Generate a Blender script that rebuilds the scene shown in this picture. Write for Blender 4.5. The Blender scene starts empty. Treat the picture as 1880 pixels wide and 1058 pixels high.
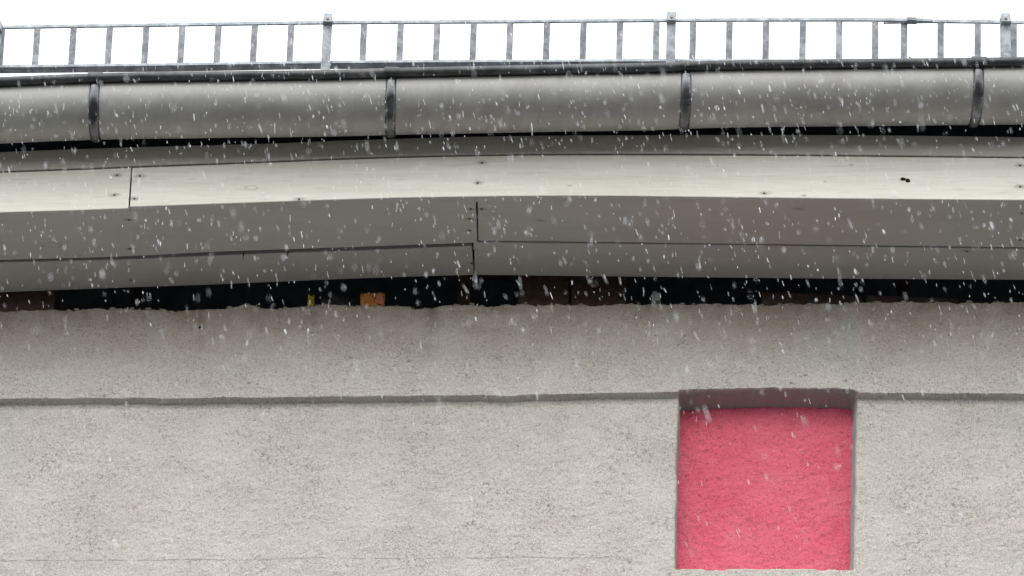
import bpy, bmesh, math, random
import numpy as np
from mathutils import Vector, Matrix

random.seed(7)
rng = np.random.default_rng(7)
SC = bpy.context.scene
COL = SC.collection

# ------------------------------------------------------------------ camera
ELEV = math.radians(35); FPX = 7350.0; DIST = 10.2; ROLL = math.atan(.034)
F = Vector((0, math.cos(ELEV), math.sin(ELEV)))
R0 = Vector((1, 0, 0)); U0 = Vector((0, -math.sin(ELEV), math.cos(ELEV)))
RR = R0 * math.cos(ROLL) + U0 * math.sin(ROLL)
UU = U0 * math.cos(ROLL) - R0 * math.sin(ROLL)
CAM = -DIST * F
cd = bpy.data.cameras.new('camera'); cam = bpy.data.objects.new('camera', cd); COL.objects.link(cam)
cd.sensor_width = 36; cd.lens = 36 * FPX / 1880
cd.clip_start = .1; cd.clip_end = 2000
cam.matrix_world = Matrix(((RR.x, UU.x, -F.x, CAM.x), (RR.y, UU.y, -F.y, CAM.y), (RR.z, UU.z, -F.z, CAM.z), (0, 0, 0, 1)))
cd.dof.use_dof = True; cd.dof.focus_distance = 10.05; cd.dof.aperture_fstop = 9
SC.camera = cam

# ------------------------------------------------------------------ sky, sun, exposure
SUN_EL, SUN_ROT = math.radians(48), math.radians(200)
w = bpy.data.worlds.new('World'); SC.world = w; w.use_nodes = True
wn, wl = w.node_tree.nodes, w.node_tree.links
wn.clear()
wo = wn.new('ShaderNodeOutputWorld'); bg = wn.new('ShaderNodeBackground')
sky = wn.new('ShaderNodeTexSky'); sky.sky_type = 'NISHITA'; sky.sun_disc = False
sky.sun_elevation = SUN_EL; sky.sun_rotation = SUN_ROT; sky.dust_density = 6; sky.air_density = 1.6
hs = wn.new('ShaderNodeHueSaturation'); hs.inputs['Saturation'].default_value = .12
wl.new(sky.outputs[0], hs.inputs['Color'])
mx = wn.new('ShaderNodeMix'); mx.data_type = 'RGBA'; mx.inputs['Factor'].default_value = .82   # closed cloud layer over the sky
wl.new(hs.outputs[0], mx.inputs['A'])
tcw = wn.new('ShaderNodeTexCoord'); nzw = wn.new('ShaderNodeTexNoise'); nzw.inputs['Scale'].default_value = 1.5
crw = wn.new('ShaderNodeMapRange'); crw.inputs['To Min'].default_value = 12.6; crw.inputs['To Max'].default_value = 15.0
wl.new(tcw.outputs['Generated'], nzw.inputs['Vector']); wl.new(nzw.outputs[0], crw.inputs[0])
cbw = wn.new('ShaderNodeVectorMath'); cbw.operation = 'SCALE'; cbw.inputs[0].default_value = (.995, 1.0, 1.0)
wl.new(crw.outputs[0], cbw.inputs['Scale']); wl.new(cbw.outputs[0], mx.inputs['B'])
wl.new(mx.outputs['Result'], bg.inputs['Color']); bg.inputs['Strength'].default_value = .15
wl.new(bg.outputs[0], wo.inputs['Surface'])
sl = bpy.data.lights.new('sun', 'SUN'); sl.energy = .5; sl.angle = math.radians(40); sl.color = (1, .97, .93)
so = bpy.data.objects.new('sun', sl); COL.objects.link(so)
sd = Vector((math.sin(SUN_ROT) * math.cos(SUN_EL), math.cos(SUN_ROT) * math.cos(SUN_EL), math.sin(SUN_EL)))
so.rotation_euler = sd.to_track_quat('Z', 'Y').to_euler()
vs = SC.view_settings
vs.view_transform = 'Standard'; vs.look = 'None'; vs.gamma = 1; vs.exposure = .06; vs.use_curve_mapping = False

# ------------------------------------------------------------------ helpers
SA, SB = -.074, .004                       # plan curve of the facade: y = SA x + SB x^2
def S(x): return SA * x + SB * x * x
def ray(px, py): return F + RR * ((px - 940) / FPX) - UU * ((py - 529) / FPX)
def P(px, py, off):                        # survey: point of the facade surface shifted outwards by -off
    d = ray(px, py); t = DIST
    for _ in range(14):
        t = (S(CAM.x + t * d.x) + off - CAM.y) / d.y
    return CAM + t * d
def PZ(px, py, z):                         # survey: point on a horizontal plane
    d = ray(px, py); t = (z - CAM.z) / d.z
    return CAM + t * d
def curve(pts):
    xs = [p[0] for p in pts]; ys = [p[1] for p in pts]
    def f(x):
        if x <= xs[0]:
            return ys[0] + (x - xs[0]) * (ys[1] - ys[0]) / (xs[1] - xs[0]) if len(xs) > 1 else ys[0]
        if x >= xs[-1]:
            return ys[-1] + (x - xs[-1]) * (ys[-1] - ys[-2]) / (xs[-1] - xs[-2])
        for i in range(len(xs) - 1):
            if x <= xs[i + 1]:
                h = xs[i + 1] - xs[i]; t = (x - xs[i]) / h
                m = lambda k: ((ys[k + 1] - ys[k - 1]) / (xs[k + 1] - xs[k - 1])) if 0 < k < len(xs) - 1 else ((ys[1] - ys[0]) / (xs[1] - xs[0]) if k == 0 else (ys[-1] - ys[-2]) / (xs[-1] - xs[-2]))
                a, b = m(i) * h, m(i + 1) * h
                return (2*t**3 - 3*t*t + 1) * ys[i] + (t**3 - 2*t*t + t) * a + (-2*t**3 + 3*t*t) * ys[i + 1] + (t**3 - t*t) * b
    return f

def mesh_obj(name, verts, faces, mat, parent=None, smooth=False):
    me = bpy.data.meshes.new(name); me.from_pydata([tuple(v) for v in verts], [], faces); me.update()
    bm = bmesh.new(); bm.from_mesh(me); bmesh.ops.recalc_face_normals(bm, faces=bm.faces); bm.to_mesh(me); bm.free()
    if mat: me.materials.append(mat)
    if smooth:
        for p in me.polygons: p.use_smooth = True
    o = bpy.data.objects.new(name, me); COL.objects.link(o)
    if parent is not None: adopt(o, parent)
    return o
def adopt(o, parent):
    o.parent = parent
    if parent.parent is None:
        o.matrix_parent_inverse = Matrix.Translation(parent.location).inverted()
def loft(name, rings, mat, parent=None, smooth=False, closed=True):
    n = len(rings[0]); V = []; Fc = []
    for r in rings: V += r
    for i in range(len(rings) - 1):
        for j in range(n if closed else n - 1):
            k = (j + 1) % n
            Fc.append((i*n + j, i*n + k, (i+1)*n + k, (i+1)*n + j))
    if closed:
        Fc.append(tuple(range(n))); Fc.append(tuple(range((len(rings)-1)*n, len(rings)*n)))
    return mesh_obj(name, V, Fc, mat, parent, smooth)
def box(name, c, s, mat, parent=None, bev=.001, taper=None, rot=None):
    bm = bmesh.new(); bmesh.ops.create_cube(bm, size=1)
    for v in bm.verts:
        v.co = Vector((v.co.x * s[0], v.co.y * s[1], v.co.z * s[2]))
        if taper and v.co.z > 0: v.co.x *= taper
    if bev: bmesh.ops.bevel(bm, geom=bm.edges[:], offset=bev, segments=1, affect='EDGES')
    if rot: bmesh.ops.rotate(bm, verts=bm.verts, matrix=rot)
    bmesh.ops.translate(bm, verts=bm.verts, vec=c)
    me = bpy.data.meshes.new(name); bm.to_mesh(me); bm.free(); me.materials.append(mat)
    o = bpy.data.objects.new(name, me); COL.objects.link(o)
    if parent is not None: adopt(o, parent)
    return o
def root(name, loc, label, cat, group=None):
    o = bpy.data.objects.new(name, None); COL.objects.link(o); o.location = loc
    o.empty_display_size = .1
    o['label'] = label; o['category'] = cat
    if group: o['group'] = group
    return o
def tag(o, label, cat, group=None):
    o['label'] = label; o['category'] = cat
    if group: o['group'] = group
    return o

# ------------------------------------------------------------------ materials
class NT:
    def __init__(s, name, rough=.7, metal=0.0, spec=.3):
        s.m = bpy.data.materials.new(name); s.m.use_nodes = True
        s.n = s.m.node_tree.nodes; s.l = s.m.node_tree.links
        s.b = s.n['Principled BSDF']; s.b.inputs['Roughness'].default_value = rough
        s.b.inputs['Metallic'].default_value = metal; s.b.inputs['Specular IOR Level'].default_value = spec
        s.tc = s.n.new('ShaderNodeTexCoord').outputs['Object']
    def map(s, scale=(1, 1, 1), loc=(0, 0, 0), rot=(0, 0, 0)):
        m = s.n.new('ShaderNodeMapping'); m.inputs['Scale'].default_value = scale; m.inputs['Location'].default_value = loc
        m.inputs['Rotation'].default_value = rot
        s.l.new(s.tc, m.inputs[0]); return m.outputs[0]
    def noise(s, scale, detail=2, vec=None, rough=.5, dist=0):
        t = s.n.new('ShaderNodeTexNoise'); t.inputs['Scale'].default_value = scale; t.inputs['Detail'].default_value = detail
        t.inputs['Roughness'].default_value = rough; t.inputs['Distortion'].default_value = dist
        s.l.new(vec if vec else s.tc, t.inputs['Vector']); return t.outputs[0]
    def vor(s, scale, vec=None, feature='F1'):
        t = s.n.new('ShaderNodeTexVoronoi'); t.inputs['Scale'].default_value = scale; t.feature = feature
        s.l.new(vec if vec else s.tc, t.inputs['Vector']); return t.outputs['Distance']
    def rng(s, x, a, b, lo=0, hi=1):
        t = s.n.new('ShaderNodeMapRange'); s.l.new(x, t.inputs[0])
        for i, v in enumerate((a, b, lo, hi)): t.inputs[i + 1].default_value = v
        return t.outputs[0]
    def mth(s, op, a, b=None, c=None):
        t = s.n.new('ShaderNodeMath'); t.operation = op
        for i, v in enumerate((a, b, c)):
            if v is None: continue
            if isinstance(v, (int, float)): t.inputs[i].default_value = v
            else: s.l.new(v, t.inputs[i])
        return t.outputs[0]
    def mix(s, f, a, b, mode='MIX'):
        t = s.n.new('ShaderNodeMix'); t.data_type = 'RGBA'; t.blend_type = mode
        for k, v in (('Factor', f), ('A', a), ('B', b)):
            if isinstance(v, (int, float)): t.inputs[k].default_value = v
            elif isinstance(v, tuple): t.inputs[k].default_value = (*v, 1) if len(v) == 3 else v
            else: s.l.new(v, t.inputs[k])
        return t.outputs['Result']
    def bump(s, h, strength=.5, dist=.002, prev=None):
        t = s.n.new('ShaderNodeBump'); t.inputs['Strength'].default_value = strength; t.inputs['Distance'].default_value = dist
        s.l.new(h, t.inputs['Height'])
        if prev is not None: s.l.new(prev, t.inputs['Normal'])
        return t.outputs[0]
    def sep(s, vec=None):
        t = s.n.new('ShaderNodeSeparateXYZ'); s.l.new(vec if vec else s.tc, t.inputs[0]); return t.outputs
    def out(s, col=None, nrm=None, rough=None):
        if col is not None:
            if isinstance(col, tuple): s.b.inputs['Base Color'].default_value = (*col, 1)
            else: s.l.new(col, s.b.inputs['Base Color'])
        if nrm is not None: s.l.new(nrm, s.b.inputs['Normal'])
        if rough is not None: s.l.new(rough, s.b.inputs['Roughness'])
        return s.m

def plaster(name, base, dark, light, wall=False, pit=.9):
    t = NT(name, rough=.92, spec=.15)
    flat = t.map(scale=(1, 1, 1.08))
    grain = t.noise(270, 3, flat, .6)
    mid = t.noise(120, 3, flat, .62, .3)
    patch = t.noise(5, 5, None, .6)
    big = t.noise(1.7, 4, None, .55)
    col = t.mix(t.rng(patch, .35, .68), base, light)
    col = t.mix(t.rng(big, .42, .75, 0, .45), col, tuple(c * k for c, k in zip(base, (.86, .87, .85))))
    # fine dirt caught in the scratch coat
    m1 = t.rng(grain, .52, .68)
    dens = t.rng(t.noise(7, 5, None, .7), .36, .66, .18, 1.0)
    col = t.mix(t.mth('MULTIPLY', m1, t.mth('MULTIPLY', dens, pit)), col, dark)
    m2 = t.rng(mid, .56, .66)
    col = t.mix(t.mth('MULTIPLY', m2, t.mth('MULTIPLY', dens, pit * .7)), col, tuple(c * .75 for c in dark))
    if wall:
        m3 = t.mth('MULTIPLY', t.rng(t.noise(95, 3, t.map(loc=(9, 3, 6)), .65), .60, .67), t.rng(t.noise(4.5, 5, t.map(loc=(6, 6, 1)), .7), .46, .62))
        col = t.mix(t.mth('MULTIPLY', m3, .75), col, (.13, .12, .095))
        och = t.rng(t.noise(130, 2, t.map(loc=(4, 2, 1)), .5), .60, .70)
        och = t.mth('MULTIPLY', och, t.rng(t.noise(14, 3, t.map(loc=(1, 7, 3)), .6), .45, .7))
        col = t.mix(t.mth('MULTIPLY', och, .55), col, (.34, .29, .16))
        x, y, z = t.sep()
        # browner towards the open wall head, broken up by noise, and two run-off streaks
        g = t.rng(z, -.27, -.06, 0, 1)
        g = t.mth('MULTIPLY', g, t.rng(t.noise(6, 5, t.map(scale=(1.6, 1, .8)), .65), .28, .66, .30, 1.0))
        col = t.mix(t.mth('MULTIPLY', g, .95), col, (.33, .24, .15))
        for cx, wd, z0, am in ((P(368, 640, 0).x, .014, -.25, .65), (P(790, 640, 0).x, .034, -.28, .8), (P(1322, 600, 0).x, .02, -.13, .55), (P(265, 600, 0).x, .05, -.17, .6), (P(560, 600, 0).x, .07, -.15, .4), (P(1480, 600, 0).x, .09, -.16, .4)):
            dx = t.mth('ABSOLUTE', t.mth('SUBTRACT', t.mth('ADD', x, t.mth('MULTIPLY', t.noise(9, 3), .03)), cx + .015))
            sm = t.mth('MULTIPLY', t.rng(dx, wd, wd * .1, 0, 1), t.rng(z, z0, -.05, 0, 1))
            sm = t.mth('MULTIPLY', sm, t.rng(t.noise(40, 3), .3, .6))
            col = t.mix(t.mth('MULTIPLY', sm, am), col, (.13, .10, .075))
        # hairline along the lower day-joint of the render
        hz = t.mth('ABSOLUTE', t.mth('SUBTRACT', t.mth('ADD', z, t.mth('MULTIPLY', t.noise(5, 4), .012)), P(300, 1028, 0).z + .006))
        hm = t.mth('MULTIPLY', t.rng(hz, .0022, .0005), t.rng(t.noise(25, 3), .38, .55))
        hm = t.mth('MULTIPLY', hm, t.rng(x, P(1150, 1028, 0).x, P(1000, 1028, 0).x))
        col = t.mix(t.mth('MULTIPLY', hm, .65), col, (.16, .14, .11))
    trowel = t.noise(16, 4, t.map(scale=(.35, 1, 1.3), loc=(5, 5, 5), rot=(0, .12, 0)), .65, .6)
    col = t.mix(t.rng(trowel, .45, .72, 0, .22), col, tuple(c * .80 for c in base))
    col = t.mix(t.rng(trowel, .50, .30, 0, .30), col, light)
    if not wall:
        fade = t.noise(6, 4, t.map(loc=(2, 9, 4)), .6)
        col = t.mix(t.rng(fade, .52, .72, 0, .5), col, (.93, .30, .36))
        col = t.mix(t.rng(t.noise(9, 5, t.map(scale=(1.6, 1, .7), loc=(8, 1, 1)), .65), .55, .75, 0, .4), col, (.72, .085, .13))
    else:
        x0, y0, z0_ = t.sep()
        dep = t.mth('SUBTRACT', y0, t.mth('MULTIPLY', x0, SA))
        rv = t.mth('MULTIPLY', t.rng(dep, .006, .014), t.rng(t.noise(20, 3), .25, .5, .7, 1))   # greenish tone painted into the reveals to cancel the pink bounce light
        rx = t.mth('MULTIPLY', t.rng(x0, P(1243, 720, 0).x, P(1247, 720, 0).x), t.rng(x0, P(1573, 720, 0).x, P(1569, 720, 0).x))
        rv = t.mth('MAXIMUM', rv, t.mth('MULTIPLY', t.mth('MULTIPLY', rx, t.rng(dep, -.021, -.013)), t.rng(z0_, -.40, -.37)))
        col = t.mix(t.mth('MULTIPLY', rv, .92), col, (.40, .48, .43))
    vf = t.noise(380, 2, flat, .6)
    col = t.mix(t.rng(vf, .42, .62, 0, .5 if wall else .25), col, tuple(c * .45 for c in base))
    n = t.bump(mid, .9, .005)
    n = t.bump(grain, .95, .0032, n)
    n = t.bump(t.noise(430, 2), .5, .0010, n)
    return t.out(col, n)

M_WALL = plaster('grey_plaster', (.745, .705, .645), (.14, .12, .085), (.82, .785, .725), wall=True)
M_PINK = plaster('pink_plaster', (.95, .175, .25), (.26, .03, .06), (.96, .21, .30), pit=.85)

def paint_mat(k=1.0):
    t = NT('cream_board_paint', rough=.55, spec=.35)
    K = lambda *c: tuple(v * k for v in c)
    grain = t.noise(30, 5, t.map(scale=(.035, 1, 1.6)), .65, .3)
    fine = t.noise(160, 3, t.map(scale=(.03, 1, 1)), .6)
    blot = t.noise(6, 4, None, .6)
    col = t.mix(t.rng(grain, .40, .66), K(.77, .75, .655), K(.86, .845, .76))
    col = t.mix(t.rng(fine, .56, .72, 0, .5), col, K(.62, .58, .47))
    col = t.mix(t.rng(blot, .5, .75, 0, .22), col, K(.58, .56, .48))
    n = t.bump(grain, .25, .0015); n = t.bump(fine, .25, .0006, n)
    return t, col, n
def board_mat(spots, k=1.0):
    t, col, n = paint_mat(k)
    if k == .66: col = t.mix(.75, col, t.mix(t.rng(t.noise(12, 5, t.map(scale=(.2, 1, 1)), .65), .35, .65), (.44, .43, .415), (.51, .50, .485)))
    warp = t.noise(60, 3)
    for (c, r, kind) in spots:
        mp = t.n.new('ShaderNodeVectorMath'); mp.operation = 'SUBTRACT'; t.l.new(t.tc, mp.inputs[0]); mp.inputs[1].default_value = c
        sc_ = t.n.new('ShaderNodeVectorMath'); sc_.operation = 'MULTIPLY'; t.l.new(mp.outputs[0], sc_.inputs[0]); sc_.inputs[1].default_value = (.42, 1, 1)
        ln = t.n.new('ShaderNodeVectorMath'); ln.operation = 'LENGTH'; t.l.new(sc_.outputs[0], ln.inputs[0])
        d = t.mth('ADD', ln.outputs['Value'], t.mth('MULTIPLY', t.mth('SUBTRACT', warp, .5), r * 1.1))
        if kind == 'ring':
            f = t.mth('MULTIPLY', t.rng(t.mth('ABSOLUTE', t.mth('SUBTRACT', d, r)), r * .35, r * .05), .3)
        else:
            f = t.mth('MULTIPLY', t.rng(d, r, r * .25), .5)
        col = t.mix(f, col, (.16, .13, .10))
    return t.out(col, n)

def metal_mat(name, base, light, rough=.5, metal=.7, blot=14, dark=None):
    t = NT(name, rough=rough, metal=metal, spec=.4)
    a = t.noise(blot, 5, None, .65, .5); b = t.noise(blot * 5, 4, None, .7)
    c = t.mix(t.rng(a, .40, .66), base, light)
    c = t.mix(t.rng(b, .5, .75, 0, .4), c, light)
    if name == 'weathered_zinc':
        st = t.noise(26, 4, t.map(scale=(1, .06, .06)), .6)
        c = t.mix(t.rng(st, .55, .75, 0, .35), c, dark); c = t.mix(t.rng(st, .45, .28, 0, .3), c, light)
    if dark: c = t.mix(t.rng(t.noise(blot * .6, 5, t.map(scale=(1, 1, .5), loc=(3, 1, 2)), .65), .52, .75, 0, .6), c, dark)
    return t.out(c, t.bump(b, .15, .0008), t.rng(a, .3, .7, rough - .07, rough + .12))
M_ZINC = metal_mat('weathered_zinc', (.37, .367, .353), (.46, .457, .44), .54, .56, 9, (.26, .255, .24))
M_BEAD = metal_mat('dark_zinc_bead', (.055, .057, .06), (.12, .123, .127), .36, .5, 20, (.025, .026, .028))
M_STRAP = metal_mat('dark_bracket_steel', (.11, .114, .12), (.24, .25, .26), .26, .9, 22, (.045, .048, .053))
M_GALV = metal_mat('galvanised_steel', (.23, .26, .29), (.52, .56, .60), .5, .4, 30, (.15, .17, .19))
M_DULL = metal_mat('dull_clip_steel', (.20, .21, .215), (.34, .35, .36), .5, .5, 40)
def simple(name, base, var, scale=30, rough=.85, spec=.2, det=4):
    t = NT(name, rough=rough, spec=spec)
    n = t.noise(scale, det, None, .6)
    return t.out(t.mix(t.rng(n, .35, .68), base, var), t.bump(n, .4, .003))
M_VOID = simple('void_shade_black', (.03, .036, .046), (.045, .05, .06), 40)
M_BLACK = simple('attic_dark_boards', (.10, .125, .155), (.17, .195, .225), 12)
M_BRICK = simple('brown_brick', (.12, .075, .058), (.19, .135, .11), 50)
M_TIMBER = simple('rough_rafter_timber', (.12, .085, .06), (.19, .14, .10), 25)
M_PAVE = simple('wet_paving', (.055, .055, .057), (.08, .08, .082), 2)
M_ROOF = simple('roof_sheet', (.12, .12, .125), (.17, .17, .175), 9, .5)
M_NAIL = simple('rusty_nail', (.05, .045, .04), (.10, .085, .07), 300)
M_DIRT = simple('black_speck', (.010, .009, .008), (.03, .026, .022), 200)

# ------------------------------------------------------------------ ground
g = mesh_obj('ground', [(-400, -400, -7.45), (400, -400, -7.45), (400, 400, -7.45), (-400, 400, -7.45)], [(0, 1, 2, 3)], M_PAVE)
g['kind'] = 'structure'

# ------------------------------------------------------------------ noise for real relief
def vnoise(x, y, seed):
    xi = np.floor(x).astype(np.int64); yi = np.floor(y).astype(np.int64); fx = x - xi; fy = y - yi
    fx = fx * fx * (3 - 2 * fx); fy = fy * fy * (3 - 2 * fy)
    def h(a, b):
        n = (a * 374761393 + b * 668265263 + seed * 982451653) & 0x7fffffff
        n = ((n ^ (n >> 13)) * 1274126177) & 0x7fffffff
        n = (n ^ (n >> 16)) & 0xffff
        return n / 65535.0 * 2 - 1
    return (h(xi, yi) * (1 - fx) + h(xi + 1, yi) * fx) * (1 - fy) + (h(xi, yi + 1) * (1 - fx) + h(xi + 1, yi + 1) * fx) * fy
def fbm(x, y, seed, oct=3):
    s = 0; a = 1
    for k in range(oct): s = s + a * vnoise(x * 2**k, y * 2**k, seed + k * 17); a *= .5
    return s
def sstep(a, b, x):
    t = np.clip((x - a) / (b - a), 0, 1); return t * t * (3 - 2 * t)
def grid_obj(name, X, Y, Z, mask, mat, parent):
    nr, nc = X.shape
    idx = np.arange(nr * nc).reshape(nr, nc)
    q = np.stack([idx[:-1, :-1], idx[:-1, 1:], idx[1:, 1:], idx[1:, :-1]], -1)
    if mask is not None: q = q[mask]
    q = q.reshape(-1, 4)
    used, inv = np.unique(q, return_inverse=True); q = inv.reshape(-1, 4)
    V = np.stack([X.ravel(), Y.ravel(), Z.ravel()], -1)[used]
    me = bpy.data.meshes.new(name)
    me.vertices.add(len(V)); me.vertices.foreach_set('co', V.astype(np.float32).ravel())
    me.loops.add(len(q) * 4); me.loops.foreach_set('vertex_index', q.astype(np.int32).ravel())
    me.polygons.add(len(q)); me.polygons.foreach_set('loop_start', np.arange(0, len(q) * 4, 4, dtype=np.int32))
    me.polygons.foreach_set('use_smooth', np.ones(len(q), dtype=bool))
    me.update(); me.validate(); me.materials.append(mat)
    o = bpy.data.objects.new(name, me); COL.objects.link(o); adopt(o, parent)
    return o

# ------------------------------------------------------------------ building
bld = root('building', (0, 0, -7.45), 'pale grey roughcast building with a square pink niche and cream boards under its eaves', 'building')

xs = np.concatenate([np.linspace(-6, -1.7, 40)[:-1], np.arange(-1.7, 1.7, .004), np.linspace(1.7, 6, 40)])
zg_px = curve([(0, 733), (150, 732), (315, 733), (480, 731), (630, 729), (780, 728), (940, 727), (1100, 724), (1240, 722), (1580, 722), (1880, 724)])
gp = [P(x, zg_px(x), -.024) for x in range(0, 1900, 40)]
ZG = np.interp(xs, [p.x for p in gp], [p.z for p in gp]) + .0014 * fbm(xs * 14, xs * 0, 5, 4)
top_pts = [(0, 568), (60, 566), (100, 565), (130, 566), (180, 562), (250, 564), (330, 567), (400, 563), (437, 559), (455, 553), (466, 556), (478, 562), (520, 561), (560, 557), (600, 556), (630, 559), (680, 558), (740, 557), (790, 562), (806, 560), (822, 557), (860, 557), (900, 557), (950, 555), (968, 552), (985, 556), (1050, 556), (1140, 556), (1200, 556), (1300, 552), (1332, 554), (1500, 555), (1560, 554), (1600, 551), (1880, 551)]
tp = [P(a, b, -.024) for a, b in top_pts]
ZT = np.interp(xs, [p.x for p in tp], [p.z for p in tp]) + .0030 * fbm(xs * 40, xs * 0 + 3, 9, 5) + .0015 * vnoise(xs * 14, xs * 0, 4)
zr = np.concatenate([np.linspace(-7.45, -1.1, 24)[:-1], np.arange(-1.1, -.36, .004), np.arange(-.36, -.305, .0015), np.arange(-.305, -.045, .004), [-.045]])
nz = len(zr)
X = np.tile(xs, (nz, 1)); Zb = np.tile(zr[:, None], (1, len(xs)))
k = np.clip((Zb + .30) / (.255), 0, 1)
Z = Zb + k * (ZT[None, :] + .045)
fine = (np.abs(X) < 1.72) & (Zb > -1.12)
Yo = -.024 * sstep(-.0010, .0014, Z - ZG[None, :])
# niche opening
NL = lambda z: np.interp(z, [P(1239, 1042, 0).z, P(1242, 900, 0).z, P(1244, 800, 0).z, P(1245, 740, 0).z], [P(1239, 1042, 0).x, P(1240.5, 900, 0).x, P(1243, 800, 0).x, P(1245, 740, 0).x])
NR = lambda z: np.interp(z, [P(1571, 1042, 0).z, P(1571, 740, 0).z], [P(1568, 1042, 0).x, P(1573, 740, 0).x])
nt = [P(a, b, -.024) for a, b in ((1238, 728), (1243, 722), (1249, 718), (1290, 716.5), (1340, 715), (1400, 713.5), (1480, 714), (1540, 714.5), (1566, 716), (1573, 720), (1579, 728))]
NTz = np.interp(xs, [p.x for p in nt], [p.z for p in nt], left=-.36, right=-.36)
NBz = P(1400, 1043, 0).z + .0018 * fbm(xs * 30, xs * 0 + 8, 21, 4)
jl = .0016 * fbm(Z * 22, X * 3, 31, 4)
sL = sstep(-.001, .0115, X - (NL(Z) + jl)); sR = sstep(-.001, .0080, (NR(Z) + .0013 * fbm(Z * 25, X * 3 + 9, 37, 4)) - X)
sT = sstep(-.0015, .0030, (NTz[None, :] + .0012 * fbm(X * 40, X * 0, 41, 4)) - Z); sB = sstep(-.003, .004, Z - NBz[None, :])
ins = np.minimum(np.minimum(sL, sR), np.minimum(sT, sB))
Yo = Yo * (1 - sstep(0, .6, ins)) + ins * .078
rel = .0011 * fbm(X * 55, Z * 75, 51, 2) + .0010 * fbm(X * 150, Z * 180, 61, 1) + .0022 * fbm(X * 5, Z * 5, 71, 3)
# rounded head of the wall
Yo = Yo + .012 * sstep(-.012, 0, Z - ZT[None, :]) ** 2 * fine
Y = S(X) + Yo + rel * fine
# wall head: rows running back into the attic
hd = [.008, .02, .05, .1, .2, .3]
Xh = np.tile(xs, (len(hd), 1)); Yh = np.array([S(xs) - .012 + h for h in hd]); Zh = np.array([ZT + .002 - .01 * h + .002 * fbm(xs * 40, xs * 0 + h * 50, 77, 3) for h in hd])
cx = (X[:-1, :-1] + X[1:, 1:]) / 2
keep = (ins[:-1, :-1] < .97) | (ins[1:, 1:] < .97)
mask = np.vstack([keep, np.ones((len(hd), len(xs) - 1), bool)])
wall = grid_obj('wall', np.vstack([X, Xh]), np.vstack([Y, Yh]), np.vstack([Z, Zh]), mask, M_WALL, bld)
# pink panel at the back of the niche
px0, px1 = P(1232, 900, .06).x, P(1582, 900, .06).x; pz0, pz1 = NBz.mean() - .02, -.30
pxs = np.arange(px0, px1, .004); pzs = np.arange(pz0, pz1, .004)
PX, PZg = np.meshgrid(pxs, pzs)
PY = S(PX) + .060 + .0018 * fbm(PX * 60, PZg * 75, 81, 2) + .0018 * fbm(PX * 150, PZg * 180, 91, 1) + .003 * fbm(PX * 7, PZg * 7, 95, 2)
pan = grid_obj('niche_panel', PX, PY, PZg, None, M_PINK, bld)
pan['label'] = 'pink roughcast panel at the back of the square niche'

# plaster crumbs and chips
hole = P(368, 600, -.028)
bm = bmesh.new(); bmesh.ops.create_icosphere(bm, subdivisions=2, radius=.0045)
for v in bm.verts: v.co = Vector((v.co.x * .8, v.co.y * .3, v.co.z * 1.1)) * (1 + .3 * math.sin(v.co.x * 900 + v.co.z * 700)) + hole
me = bpy.data.meshes.new('chip_hole'); bm.to_mesh(me); bm.free(); me.materials.append(M_DIRT)
o = bpy.data.objects.new('chip_hole', me); COL.objects.link(o); adopt(o, bld)

V = []; Fc = []
for _ in range(230):                                            # broken plaster crumbs along the rough wall head
    a_ = random.uniform(-60, 1940); i_ = int(np.argmin(abs(xs - P(a_, 560, -.02).x)))
    c_ = Vector((xs[i_], S(xs[i_]) - .016 + random.uniform(0, .012), ZT[i_] + random.uniform(-.003, .0015))); r_ = random.choice((.002, .003, .003, .005, .006))
    b_ = bmesh.new(); bmesh.ops.create_icosphere(b_, subdivisions=1, radius=r_); k0 = len(V)
    for v in b_.verts: V.append(c_ + Vector((v.co.x * 1.5, v.co.y, v.co.z * .8)) * random.uniform(.6, 1.25))
    Fc += [tuple(k0 + v.index for v in f.verts) for f in b_.faces]; b_.free()
cr = mesh_obj('plaster_crumbs', V, Fc, M_WALL, bld); cr['kind'] = 'stuff'
# ---- eaves boards
def stations(a, b, step=25): 
    n = max(2, round(abs(b - a) / step / 4) * 4 + 1); return [a + (b - a) * i / (n - 1) for i in range(n)]
L, Rr = -900, 2800
y_line = curve([(0, 315), (180, 308.5), (240, 306), (430, 299), (630, 291), (760, 287), (880, 284.5), (1000, 283), (1250, 283), (1430, 284), (1600, 285.5), (1880, 288.5)])
y_bot_l = curve([(0, 390), (120, 386.5), (237, 382.5)])
y_bot_r = curve([(240, 379.5), (430, 373), (630, 366), (760, 362.5), (940, 360), (1100, 359.5), (1250, 361), (1500, 364), (1880, 367.5)])
y_up = curve([(0, 279), (180, 272), (500, 263), (620, 258), (900, 250), (1250, 247.5), (1600, 248), (1880, 251.5)])
FO = -.395
def vboard(name, tops, bots, ytop, ybot, off, th, mat, dlow=0):
    rings = []
    for a, b in zip(tops, bots):
        T = P(a, ytop(a), off); B = P(b, ybot(b), off); B.z += dlow; c = .0015
        rings.append([B + Vector((0, c, 0)), B + Vector((0, 0, c)), T + Vector((0, 0, -c)), T + Vector((0, c, 0)), T + Vector((0, th, 0)), B + Vector((0, th, 0))])
    return loft(name, rings, mat, bld)
nails_f = [(215, 322), (210, 358), (257, 323), (247, 365), (549, 366), (885, 299), (877, 336), (1403, 355), (1873, 304), (1873, 343)]
spots_f = [(P(a, b, FO), .0085, 'd') for a, b in nails_f] + [(P(461, 345, FO), .0062, 'ring'), (P(1046, 341, FO), .004, 'd'), (P(1476, 359, FO), .004, 'd'), (P(1563, 303, FO), .0035, 'd'), (P(1515, 333, FO), .0035, 'd')]
M_FASCIA = board_mat(spots_f)
ya = lambda x: y_line(x) + 2.0
t1 = stations(L, 240.4); b1 = stations(L, 235.4)
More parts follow.
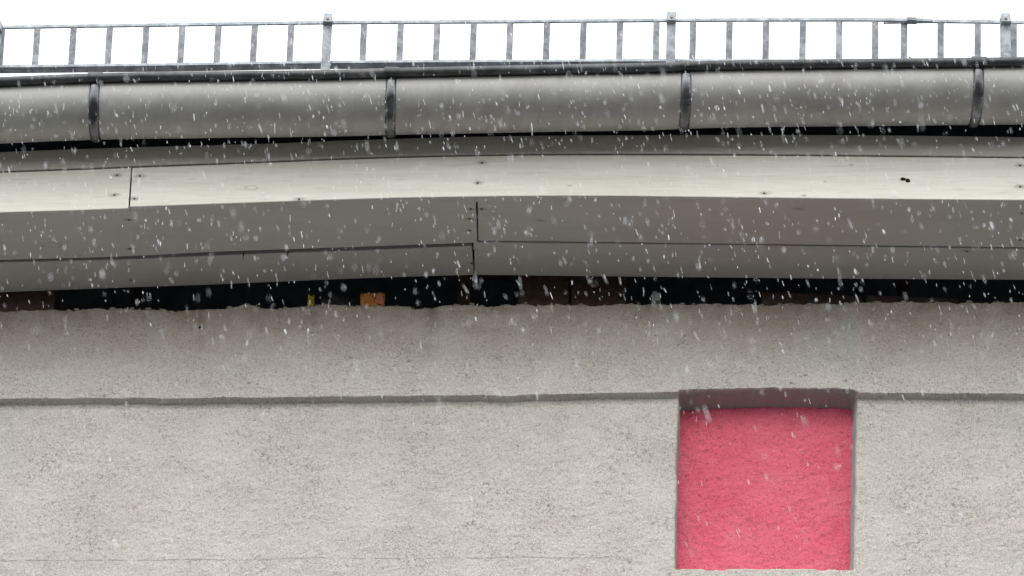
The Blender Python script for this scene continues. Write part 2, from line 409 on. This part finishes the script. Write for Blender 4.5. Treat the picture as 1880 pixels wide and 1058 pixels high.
f1 = vboard('fascia_board', t1, b1, ya, y_bot_l, FO, .024, M_FASCIA)
t2 = stations(243.4, Rr); b2 = stations(238.8, Rr)
f2 = vboard('fascia_board', t2, b2, ya, y_bot_r, FO, .024, M_FASCIA)
f1['label'] = 'cream fascia board left of the upright joint'; f2['label'] = 'long cream fascia board right of the upright joint'
M_UP = board_mat([], .75)  # same cream paint, darkened to deepen the shade behind the gutter
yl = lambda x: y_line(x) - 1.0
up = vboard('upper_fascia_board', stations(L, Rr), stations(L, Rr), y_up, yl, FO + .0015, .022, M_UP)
up['label'] = 'shaded board close behind the gutter'
# near-black strip standing in for the shaded void behind the fascia
def vbk(name, yt, yb, off, th, mat): return vboard(name, stations(L, Rr, 60), stations(L, Rr, 60), yt, yb, off, th, mat)
vbk('void_shade_strip', lambda x: y_up(x) - 75, lambda x: y_line(x) + 60, FO + .03, .02, M_VOID)

# soffit boards (they face down)
def hboard(name, fr, rr_, yf, yr, zf, mat, th=.02):
    rings = []
    for a, b in zip(fr, rr_):
        A = PZ(a, yf(a), zf(a)); B = PZ(b, yr(b), zf(b)); c = .0015
        if B.y < A.y + .02: B.y = A.y + .02
        u = Vector((0, 0, th))
        rings.append([A + Vector((0, c, 0)), B - Vector((0, c, 0)), B + Vector((0, 0, c)), B + u, A + u, A + Vector((0, 0, c))])
    return loft(name, rings, mat, bld)
zb = lambda x: P(x, y_bot_r(x) if x > 239 else y_bot_l(x) - 2 * max(0, 1), FO).z
zsm = lambda x: sum(zb(x + d) for d in (-60, -30, 0, 30, 60)) / 5
front_y = lambda x: y_bot_r(x) + 3.2 if x > 241 else y_bot_r(240) + (239 - x) * .034 + 9
back1 = curve([(0, 478), (120, 475), (240, 471), (400, 463), (630, 455), (866, 446.5)])
back1r = curve([(877, 442.5), (1100, 445), (1250, 447), (1500, 450), (1880, 455)])
b2f = curve([(0, 482.5), (120, 479.5), (240, 476.5), (400, 469.5), (520, 465), (630, 461.5), (866, 452)])
b2fr = lambda x: back1r(x) + 2.7
rear = curve([(0, 537.5), (100, 533.5), (250, 528), (380, 523.5), (510, 518), (630, 513), (760, 508.5), (868, 505.5)])
rearr = curve([(870, 505.5), (940, 506), (1000, 507), (1250, 509.5), (1500, 512), (1880, 514.5)])
zf1 = lambda x: zsm(x) - .0012
spA = [(237, 404), (238, 457), (865, 384), (862, 402), (862, 424), (884, 384), (992, 405), (1876, 392), (1872, 441), (1468, 384)]
spB = [(238, 489), (868, 459), (866, 484), (362, 484), (1775, 462), (240, 515)]
nA = [(PZ(a, b, zf1(a)), .0075, 'd') for a, b in spA] + [(PZ(97, 450, zf1(97)), .011, 'ring')]
nB = [(PZ(a, b, zf1(a)), .0075, 'd') for a, b in spB]
M_SA = board_mat(nA, .66); M_SB = board_mat(nB, .66)  # cream paint greyed and darkened to carry the underside shade
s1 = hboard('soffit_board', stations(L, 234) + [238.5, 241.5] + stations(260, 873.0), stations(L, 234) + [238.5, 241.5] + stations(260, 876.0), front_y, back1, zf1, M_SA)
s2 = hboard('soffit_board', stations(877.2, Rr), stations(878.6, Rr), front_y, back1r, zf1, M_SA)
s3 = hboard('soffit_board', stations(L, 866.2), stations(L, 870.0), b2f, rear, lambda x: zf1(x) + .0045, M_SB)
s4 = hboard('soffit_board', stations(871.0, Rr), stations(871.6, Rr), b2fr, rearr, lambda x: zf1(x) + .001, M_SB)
for o, l in ((s1, 'front soffit board, left piece'), (s2, 'front soffit board, right piece'), (s3, 'rear soffit board, left piece with short cracks'), (s4, 'rear soffit board, right piece')): o['label'] = l
for o in (f1, f2):                                              # undersides take the darker soffit colour to deepen their shade
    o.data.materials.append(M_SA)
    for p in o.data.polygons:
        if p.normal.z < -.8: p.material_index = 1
# short drying cracks in the left rear board, as dark slivers let into it
for (a, b, c, d, wd) in ((447, 466, 446, 478, 1.3), (529, 463, 524, 483, 1.6)):
    z = zf1(a) + .0040
    p, q = PZ(a, b, z), PZ(c, d, z); e = Vector((wd / 720 / 2, 0, 0)); u = Vector((0, 0, .003))
    mesh_obj('crack', [p - e*1.4, p + e*1.4, q + e*.5, q - e*.5, p - e*1.4 + u, p + e*1.4 + u, q + e*.5 + u, q - e*.5 + u], [(0,1,2,3), (4,5,6,7), (0,1,5,4), (1,2,6,5), (2,3,7,6), (3,0,4,7)], M_DIRT, s3)
# nail heads
def nail(c, nrm, par, r=.0030):
    bm = bmesh.new(); bmesh.ops.create_cone(bm, cap_ends=True, segments=10, radius1=r, radius2=r * .8, depth=.0016)
    me = bpy.data.meshes.new('nail_head'); bm.to_mesh(me); bm.free(); me.materials.append(M_NAIL)
    o = bpy.data.objects.new('nail_head', me); COL.objects.link(o)
    o.parent = par
    o.location = c - Vector(bld.location)*0
    o.rotation_euler = Vector(nrm).to_track_quat('Z', 'Y').to_euler()
    return o
for (a, b) in nails_f: nail(P(a, b, FO - .0004), (0, -1, 0), f1 if a < 239 else f2)
for (a, b) in spA:
    if a not in (992, 1468): nail(PZ(a, b, zf1(a) - .0004), (0, 0, -1), s1 if a < 876 else s2)
for (a, b) in spB:
    if a not in (362,): nail(PZ(a, b, zf1(a) + .0041 - (0 if a < 869 else .0035)), (0, 0, -1), s3 if a < 869 else s4)

# attic void behind the gap and roof deck above
ar = []
for x in np.linspace(-5.6, 5.6, 12):
    y0 = S(x); ar.append([Vector((x, y0 + .29, -.5)), Vector((x, y0 + .9, -.5)), Vector((x, y0 + .9, .75)), Vector((x, y0 + .88, .75)), Vector((x, y0 + .88, -.48)), Vector((x, y0 + .29, -.48))])
loft('attic_lining', ar, M_BLACK, bld)
rr = []
for x in np.linspace(-5.8, 5.8, 24):
    y0 = S(x)
    def rp(y, t): return Vector((x, y0 + y, .232 + (y + .46) * .40 + t))
    rr.append([rp(-.455, 0), rp(-.455, .022), rp(4.0, .022), rp(4.0, 0)])
loft('roof', rr, M_ROOF, bld)
for sx in (-5.7, 5.7): box('gable_cap', Vector((sx, S(sx) + .25, .1)), (.04, 1.35, 1.2), M_BLACK, bld)
# rafters seen through the gap
for a, wd, yb in ((853, 26, .10), (250, 14, .25), (1660, 20, .3)):
    c = P(a, 530, yb); box('rafter', Vector((c.x, c.y + .03, .10)), (wd / 720, .05, .34), M_TIMBER, bld, .003)
box('rafter', P(905, 505, .20) + Vector((0, 0, .1)), (.07, .05, .2), M_TIMBER, bld, .003)
# bricks on the wall head
def brick(a0, a1, ytop, ybot, off, dep, mat=M_BRICK, z_low=-.06):
    A = P(a0, ytop, off); B = P(a1, ytop, off)
    zt = A.z; c = (A + B) / 2
    return box('brick', Vector((c.x, c.y + dep / 2, (zt + z_low) / 2)), (abs(B.x - A.x), dep, zt - z_low), mat, bld, .003)
brick(-120, -18, 520, 566, .015, .11); brick(-14, 104, 520, 566, .012, .11)
brick(953, 1046, 495, 556, .05, .11); brick(1050, 1150, 495, 556, .055, .11)
brick(1398, 1585, 539, 556, .05, .1); brick(1590, 1760, 544, 556, .05, .1)

# ------------------------------------------------------------------ gutter
GR = .0822; LIP = .015; BR = .0118; GO = -.59
bead_top = curve([(0, 141.5), (180, 134.5), (400, 131), (600, 128.5), (750, 124.5), (900, 121.5), (1050, 118.5), (1200, 116), (1300, 112), (1500, 109), (1700, 107), (1880, 105)])
gut = root('gutter', P(940, 180, GO), 'grey zinc half-round rain gutter with a rolled bead, hung below the roof edge', 'gutter')
Lg, Rg = -760, 2640
bead_c = []
for a in stations(Lg, Rg, 40):
    bead_c.append(P(a, bead_top(a) + 8.4, GO))
rings = []; brings = []
for c in bead_c:
    r = []
    # outer skin from the bead down and round to the back, then the inner skin
    bc = Vector((c.x, c.y + GR + BR * .75, c.z - LIP - BR * .5))
    outer = [Vector((c.x, bc.y - GR, c.z - BR * .3))] + [bc + Vector((0, -GR * math.cos(t), -GR * math.sin(t))) for t in [math.pi * i / 28 for i in range(29)]] + [Vector((c.x, bc.y + GR, bc.z + .01))]
    inner = [Vector((p.x, bc.y + (p.y - bc.y) * .985, p.z if p.z > bc.z else bc.z + (p.z - bc.z) * .985)) for p in outer][::-1]
    rings.append(outer + inner)
    brings.append([c + Vector((0, BR * math.cos(t), BR * math.sin(t))) for t in [2 * math.pi * i / 16 for i in range(16)]])
loft('trough', rings, M_ZINC, gut, True)
loft('bead', brings, M_BEAD, gut, True)
def strap_at(a, slant=0):
    c = P(a, bead_top(a) + 8.4, GO); bc = Vector((c.x, c.y + GR + BR * .75, c.z - LIP - BR * .5))
    W = .0255; rings = []
    path = [(c.y - BR * .6, c.z - BR * 1.1, -.9, -.3)]
    ts = [math.pi * i / 22 for i in range(0, 22)]
    prof = [(c.y - .0015 + (bc.y - GR - c.y), c.z - BR * 1.0, math.pi * 0)]
    pts = [(Vector((0, -1, 0)), Vector((c.x, bc.y - GR - .0008, c.z - BR * 1.15)))]
    for t in ts:
        n = Vector((0, -math.cos(t), -math.sin(t))); pts.append((n, bc + n * (GR + .0008)))
    for i, (n, p) in enumerate(pts):
        u = i / len(pts); dx = Vector((slant * u, 0, 0))
        rr_ = []
        for s in (-1, -.82, -.5, 0, .5, .82, 1):
            h = .0062 * (1 - abs(s) ** 3.0) + .0006
            rr_.append(p + dx + Vector((s * W / 2, 0, 0)) + n * h)
        for s in (1, -1): rr_.append(p + dx + Vector((s * W / 2, 0, 0)) - n * .0003)
        rings.append(rr_)
    b = loft('bracket', rings, M_STRAP, gut, True)
    # tab folded over the bead
    rings = []
    for i in range(15):
        t = math.radians(215 - i * 15.5); n = Vector((0, math.cos(t), math.sin(t)))
        rings.append([c + Vector((-.0178, 0, 0)) + n * (BR + .0004), c + Vector((.0178, 0, 0)) + n * (BR + .0004), c + Vector((.0178, 0, 0)) + n * (BR + .0026), c + Vector((-.0178, 0, 0)) + n * (BR + .0026)])
    loft('tab', rings, M_BEAD, b)
    return b
for a, s in ((-365, 0), (175, .002), (719, .001), (1260.5, 0), (1797, -.0025), (2330, 0)): strap_at(a, s)

# ------------------------------------------------------------------ snow guards
GY = -.38; GT = -.037     # the guard stands square to the roof pitch, so its top leans outwards
rail_l = curve([(0, 50.5), (315, 46), (600, 42), (940, 40), (1250, 37.5), (1560, 36.6), (1660, 37.2), (1712, 37.6)])
rail_r = curve([(1625, 40.8), (1712, 39.6), (1880, 41.5)])
low = curve([(0, 127.5), (300, 124), (600, 119.5), (900, 117.5), (1200, 116.5), (1880, 118)])
def rail(name, yc, a0, a1, h, dep, off, mat, par, bev=.001):
    rings = []
    for a in stations(a0, a1, 40):
        c = P(a, yc(a), off)
        rings.append([c + Vector((0, -dep/2, -h/2)), c + Vector((0, -dep/2, h/2)), c + Vector((0, dep/2, h/2)), c + Vector((0, dep/2, -h/2))])
    return loft(name, rings, mat, par)
g1 = root('snow_guard', P(600, 120, GY), 'long galvanised ladder-type snow guard on the roof edge, left of the overlapping splice', 'snow guard', 'snow guard sections along the roof edge')
g2 = root('snow_guard', P(1800, 120, GY), 'galvanised snow guard section right of the splice, beside the clip at the top right', 'snow guard', 'snow guard sections along the roof edge')
rail('top_rail', rail_l, -700, 1712, .0085, .006, GY + GT, M_GALV, g1)
rail('top_rail', rail_r, 1622, 2500, .0085, .006, GY + GT + .012, M_GALV, g2)
rail('bottom_rail', low, -700, 1640, .0075, .026, GY + .002, M_GALV, g1)
rail('bottom_rail', low, 1645, 2500, .0075, .026, GY + .002, M_GALV, g2)
def rung(a, par, yc, off=GY, lean=0):
    T = P(a, yc(a) + 1.5, off + GT); 
    B = P(a, low(a), off); B.y = S(B.x) + off
    h = T.z - B.z
    W, D = .0165, .004
    tx = T.x; bx = T.x + lean
    V = []
    for (x, z) in ((bx, B.z), (tx, T.z)):
        for sx, sy in ((-1, -1), (1, -1), (1, 1), (-1, 1)): V.append(Vector((x + sx * W / 2, (B.y if z < T.z - 1e-6 else T.y) + sy * D / 2, z)))
    return mesh_obj('rung', V, [(0,1,2,3), (4,5,6,7), (0,1,5,4), (1,2,6,5), (2,3,7,6), (3,0,4,7)], M_GALV, par)
rl = [4, 69, 135.5, 202, 269, 335, 401.5, 468, 535, 668.5, 736, 803, 870, 937, 1004.5, 1071.5, 1138.5, 1205.5, 1272.5, 1339.5, 1406.5, 1474, 1541, 1607]
rr_px = [1660, 1727, 1795, 1861]
for a in [-330, -263, -196, -129, -62] + rl: rung(a, g1, rail_l)
for a in rr_px + [1928, 1995, 2062, 2129]: rung(a, g2, rail_r, GY + .012)
def post(a, ytop, par, W=.0235, tilt=0, capw=.0235):
    off = GY + GT - .012
    T = P(a, ytop, off)
    box_z0 = T.z - .30; par_o = par
    h = .30
    rot = Matrix.Rotation(math.radians(tilt), 3, 'Y')
    p = box('post', Vector((T.x, T.y - .003 + math.tan(math.radians(14)) * h / 2, T.z - h / 2 - .002)), (W, .006, h), M_GALV, par, .0008, rot=Matrix.Rotation(math.radians(14), 3, 'X'))
    # clip folded over the rail: chamfered cap with a bolt
    cz = .027; bm = bmesh.new()
    pr = [(-capw/2, -cz), (capw/2, -cz), (capw/2, -.004), (capw/2 - .003, 0), (-capw/2 + .003, 0), (-capw/2, -.004)]
    V = [bm.verts.new((x, y, z)) for y in (-.0105, .022) for x, z in pr]
    bm.faces.new(V[:6]); bm.faces.new(V[6:][::-1])
    for i in range(6): bm.faces.new((V[i], V[(i+1) % 6], V[(i+1) % 6 + 6], V[i + 6]))
    bmesh.ops.recalc_face_normals(bm, faces=bm.faces)
    bmesh.ops.rotate(bm, verts=bm.verts, matrix=rot)
    bmesh.ops.translate(bm, verts=bm.verts, vec=T + Vector((0, -.004, 0)))
    me = bpy.data.meshes.new('post_cap'); bm.to_mesh(me); bm.free(); me.materials.append(M_GALV)
    o = bpy.data.objects.new('post_cap', me); COL.objects.link(o); o.parent = p
    bm = bmesh.new(); bmesh.ops.create_cone(bm, cap_ends=True, segments=6, radius1=.0038, radius2=.0034, depth=.004)
    bmesh.ops.rotate(bm, verts=bm.verts, matrix=Matrix.Rotation(math.pi / 2, 3, 'X'))
    bmesh.ops.translate(bm, verts=bm.verts, vec=T + Vector((.0, -.0160, -.018)))
    me = bpy.data.meshes.new('bolt_head'); bm.to_mesh(me); bm.free(); me.materials.append(M_DULL)
    o = bpy.data.objects.new('bolt_head', me); COL.objects.link(o); o.parent = p
post(-3.5, 45, g1); post(602.5, 31, g1); post(1232.5, 28, g1); post(1845, 30.5, g2, .027, -3)
post(-620, 75, g1); post(2450, 46, g2)
# splice between the two sections
c = P(1674, 38.2, GY + GT + .004)
tag(box('splice_clip', c, (.0255, .018, .0125), M_DULL, None, .002), 'small dark clamp on the top rail where the two snow guard sections overlap', 'clamp')

# ------------------------------------------------------------------ small things lying in the gap and on the building
def lump(name, c, s, mat, seed, amp=.3, sub=3, freq=1.0, parent=None):
    bm = bmesh.new(); bmesh.ops.create_icosphere(bm, subdivisions=sub, radius=1)
    from mathutils import noise
    for v in bm.verts:
        n = noise.noise(v.co * 1.6 * freq + Vector((seed, 0, 0))) + .5 * noise.noise(v.co * 4 * freq + Vector((0, seed, 0)))
        v.co = v.co * (1 + amp * n); v.co = Vector((v.co.x * s[0], v.co.y * s[1], v.co.z * s[2])) + c
    me = bpy.data.meshes.new(name); bm.to_mesh(me); bm.free(); me.materials.append(mat)
    o = bpy.data.objects.new(name, me); COL.objects.link(o)
    if parent is not None: adopt(o, parent)
    return o
def two_tone(name, a, b, c2=None, scale=60, rough=.5):
    t = NT(name, rough=rough, spec=.4); n = t.noise(scale, 3, None, .6, .8)
    col = t.mix(t.rng(n, .42, .6), a, b)
    if c2: col = t.mix(t.rng(t.noise(scale * .7, 2, t.map(loc=(3, 3, 3))), .6, .66), col, c2)
    return t.out(col, t.bump(n, .5, .004))
M_YEL = two_tone('yellow_wrapper', (.80, .64, .06), (.60, .46, .05), (.85, .78, .45), 90)
M_ORG = two_tone('orange_carton', (.92, .46, .09), (.85, .36, .07), (.9, .65, .38), 45)
M_PNK = two_tone('salmon_print', (.75, .25, .18), (.62, .2, .15), None, 60)
M_WHT = two_tone('white_block', (.85, .84, .80), (.68, .67, .63), None, 80, .7)
M_FLUFF = two_tone('grey_fluff', (.42, .41, .38), (.20, .20, .20), (.6, .58, .52), 120, .95)
def crumple(name, a0, a1, y0, y1, off, dep, mat, seed, nx=9, nz_=6):
    A = P(a0, y1, off); B = P(a1, y0, off); wd = B.x - A.x; r = random.Random(seed)
    bot = A.z - .004; ht = max(.01, P(a0, y0, off).z - bot)
    V = []; Fc = []
    for j in range(nz_):
        for i in range(nx):
            u, v = i / (nx - 1), j / (nz_ - 1)
            V.append((A.x + wd * u + r.uniform(-1, 1) * wd * .02, A.y + r.uniform(0, 1) * dep * .4 + dep * .2 * (v - .5) ** 2 * 4, bot + ht * v * (1 + r.uniform(-.06, .06))))
    for i in range(nx * nz_): 
        x, y, z = V[i]; V.append((x, y + dep, z * .98 + bot * .02))
    N = nx * nz_
    for j in range(nz_ - 1):
        for i in range(nx - 1):
            q = (j*nx + i, j*nx + i + 1, (j+1)*nx + i + 1, (j+1)*nx + i); Fc.append(q); Fc.append(tuple(k + N for k in q[::-1]))
    for i in range(nx - 1):
        Fc.append((i, i + 1, i + 1 + N, i + N)); k = (nz_ - 1) * nx; Fc.append((k + i, k + i + 1, k + i + 1 + N, k + i + N))
    for j in range(nz_ - 1):
        Fc.append((j*nx, (j+1)*nx, (j+1)*nx + N, j*nx + N)); k = nx - 1; Fc.append((j*nx + k, (j+1)*nx + k, (j+1)*nx + k + N, j*nx + k + N))
    return mesh_obj(name, V, Fc, mat)
tag(crumple('wrapper', 564.5, 577, 538, 557, .004, .02, M_YEL, 3, 5, 5), 'small crumpled yellow wrapper standing in the dark gap under the eaves', 'wrapper')
ct = crumple('carton', 661, 706, 533, 558, .004, .03, M_ORG, 5, 10, 6)
tag(ct, 'crushed orange carton with a salmon print wedged in the dark gap under the eaves', 'carton')
pr = crumple('printed_patch', 692, 703, 540, 555, .0, .004, M_PNK, 8, 5, 5); pr.parent = ct
tag(crumple('block', 1198, 1213, 531, 546, .03, .03, M_WHT, 9, 5, 4), 'small whitish block sitting in the right part of the dark gap', 'block')
V = []; Fc = []
base = P(622, 556, .03)
for k_ in range(420):
    c = base + Vector((random.gauss(0, .022), random.uniform(-.01, .03), abs(random.gauss(0, .011)) - .004))
    d = Vector((random.gauss(0, 1), random.gauss(0, 1), random.gauss(0, .6))).normalized() * random.uniform(.004, .011); e = d.orthogonal().normalized() * .0007
    i = len(V); V += [c - d, c + d, c + e]; Fc.append((i, i+1, i+2))
me = bpy.data.meshes.new('debris_tuft'); me.from_pydata([tuple(v) for v in V], [], Fc); me.materials.append(M_FLUFF)
o = bpy.data.objects.new('debris_tuft', me); COL.objects.link(o)
tag(o, 'grey fluffy tuft of nest debris between the yellow wrapper and the orange carton', 'debris')
# black speck on the cream fascia
c = P(1658, 329, FO - .001)
sp = lump('insect', c, (.0076, .0026, .0042), M_DIRT, 3, .45)
tag(sp, 'small black insect on the right part of the cream fascia board', 'insect')
sp2 = lump('wing', P(1667, 331.5, FO - .001), (.0052, .0018, .0056), M_DIRT, 9, .6); sp2.parent = sp
# leaf scrap on the gutter rim
M_LEAF = simple('dead_leaf', (.06, .055, .035), (.11, .10, .06), 90)
c = P(1672, 106, GO + .01)
V = [c + Vector(v) for v in ((-.006, 0, -.006), (.010, .004, -.007), (.004, .002, .001), (-.003, .003, .007), (0, .006, -.004))]
tag(mesh_obj('leaf_scrap', V, [(0, 1, 2), (0, 2, 3), (1, 4, 2), (0, 3, 4), (3, 2, 4), (0, 4, 1)], M_LEAF), 'tiny dark leaf scrap caught on the gutter rim below the snow guard clip', 'leaf')

# ------------------------------------------------------------------ falling sleet
t = NT('sleet', rough=.35, spec=.3)
t.b.inputs['Base Color'].default_value = (.93, .95, .97, 1)
tr = t.n.new('ShaderNodeBsdfTranslucent'); tr.inputs['Color'].default_value = (.95, .97, 1, 1)
ms = t.n.new('ShaderNodeMixShader'); ms.inputs[0].default_value = .55
t.l.new(t.b.outputs[0], ms.inputs[1]); t.l.new(tr.outputs[0], ms.inputs[2]); t.l.new(ms.outputs[0], t.n['Material Output'].inputs[0])
N = 36000
tt = rng.uniform(4.6 ** 1.5, 10.0 ** 1.5, N) ** (1 / 1.5)                                  # distance along the view axis
cx_ = rng.uniform(-2.0, 2.0, N); cz_ = rng.uniform(-1.5, 1.5, N)
ctr = np.array(CAM)[None] + np.array(F)[None] * tt[:, None] + np.stack([cx_, 0 * cx_, cz_], -1)
ok = ctr[:, 1] < (SA * ctr[:, 0] - .73 + np.clip(-ctr[:, 2] - .1, 0, .6))  # stays in the open air in front of gutter and wall
ok &= rng.random(N) < np.clip(.62 + cz_ * 1.1 , .16, 1)             # a squall: thicker above, thinning out below
ctr = ctr[ok]; N = len(ctr)
ln = np.clip(rng.lognormal(math.log(.0044), .48, N), .0014, .013); wd = rng.lognormal(math.log(.00038), .40, N)
big_ = rng.random(N) < .06; wd[big_] *= 2.2
ang = rng.normal(.20, .10, N)
dirv = np.stack([np.sin(ang), rng.normal(0, .15, N), -np.cos(ang)], -1); dirv /= np.linalg.norm(dirv, axis=1)[:, None]
s1_ = np.cross(dirv, np.array([0, 1, 0])); s1_ /= np.linalg.norm(s1_, axis=1)[:, None]; s2_ = np.cross(dirv, s1_)
V = []
V.append(ctr - dirv * ln[:, None])
for u, wk in ((-.6, .8), (.6, 1.0)):
    for q in range(5):
        a_ = 2 * math.pi * q / 5
        V.append(ctr + dirv * (ln * u)[:, None] + (s1_ * math.cos(a_) + s2_ * math.sin(a_)) * (wd * wk)[:, None])
V.append(ctr + dirv * ln[:, None])
V = np.stack(V, 1).reshape(-1, 3)
tri = []
for q in range(5):
    r = (q + 1) % 5
    tri += [(0, 1 + r, 1 + q), (1 + q, 1 + r, 6 + r), (1 + q, 6 + r, 6 + q), (6 + q, 6 + r, 11)]
T = (np.array(tri)[None] + (np.arange(N) * 12)[:, None, None]).reshape(-1, 3)
me = bpy.data.meshes.new('falling_sleet'); me.vertices.add(len(V)); me.vertices.foreach_set('co', V.astype(np.float32).ravel())
me.loops.add(len(T) * 3); me.loops.foreach_set('vertex_index', T.astype(np.int32).ravel())
me.polygons.add(len(T)); me.polygons.foreach_set('loop_start', np.arange(0, len(T) * 3, 3, dtype=np.int32))
me.polygons.foreach_set('use_smooth', np.ones(len(T), bool)); me.update(); me.materials.append(t.m)
o = bpy.data.objects.new('falling_sleet', me); COL.objects.link(o)
o['kind'] = 'stuff'; o['label'] = 'white sleet drops falling aslant in front of the building'; o['category'] = 'sleet'
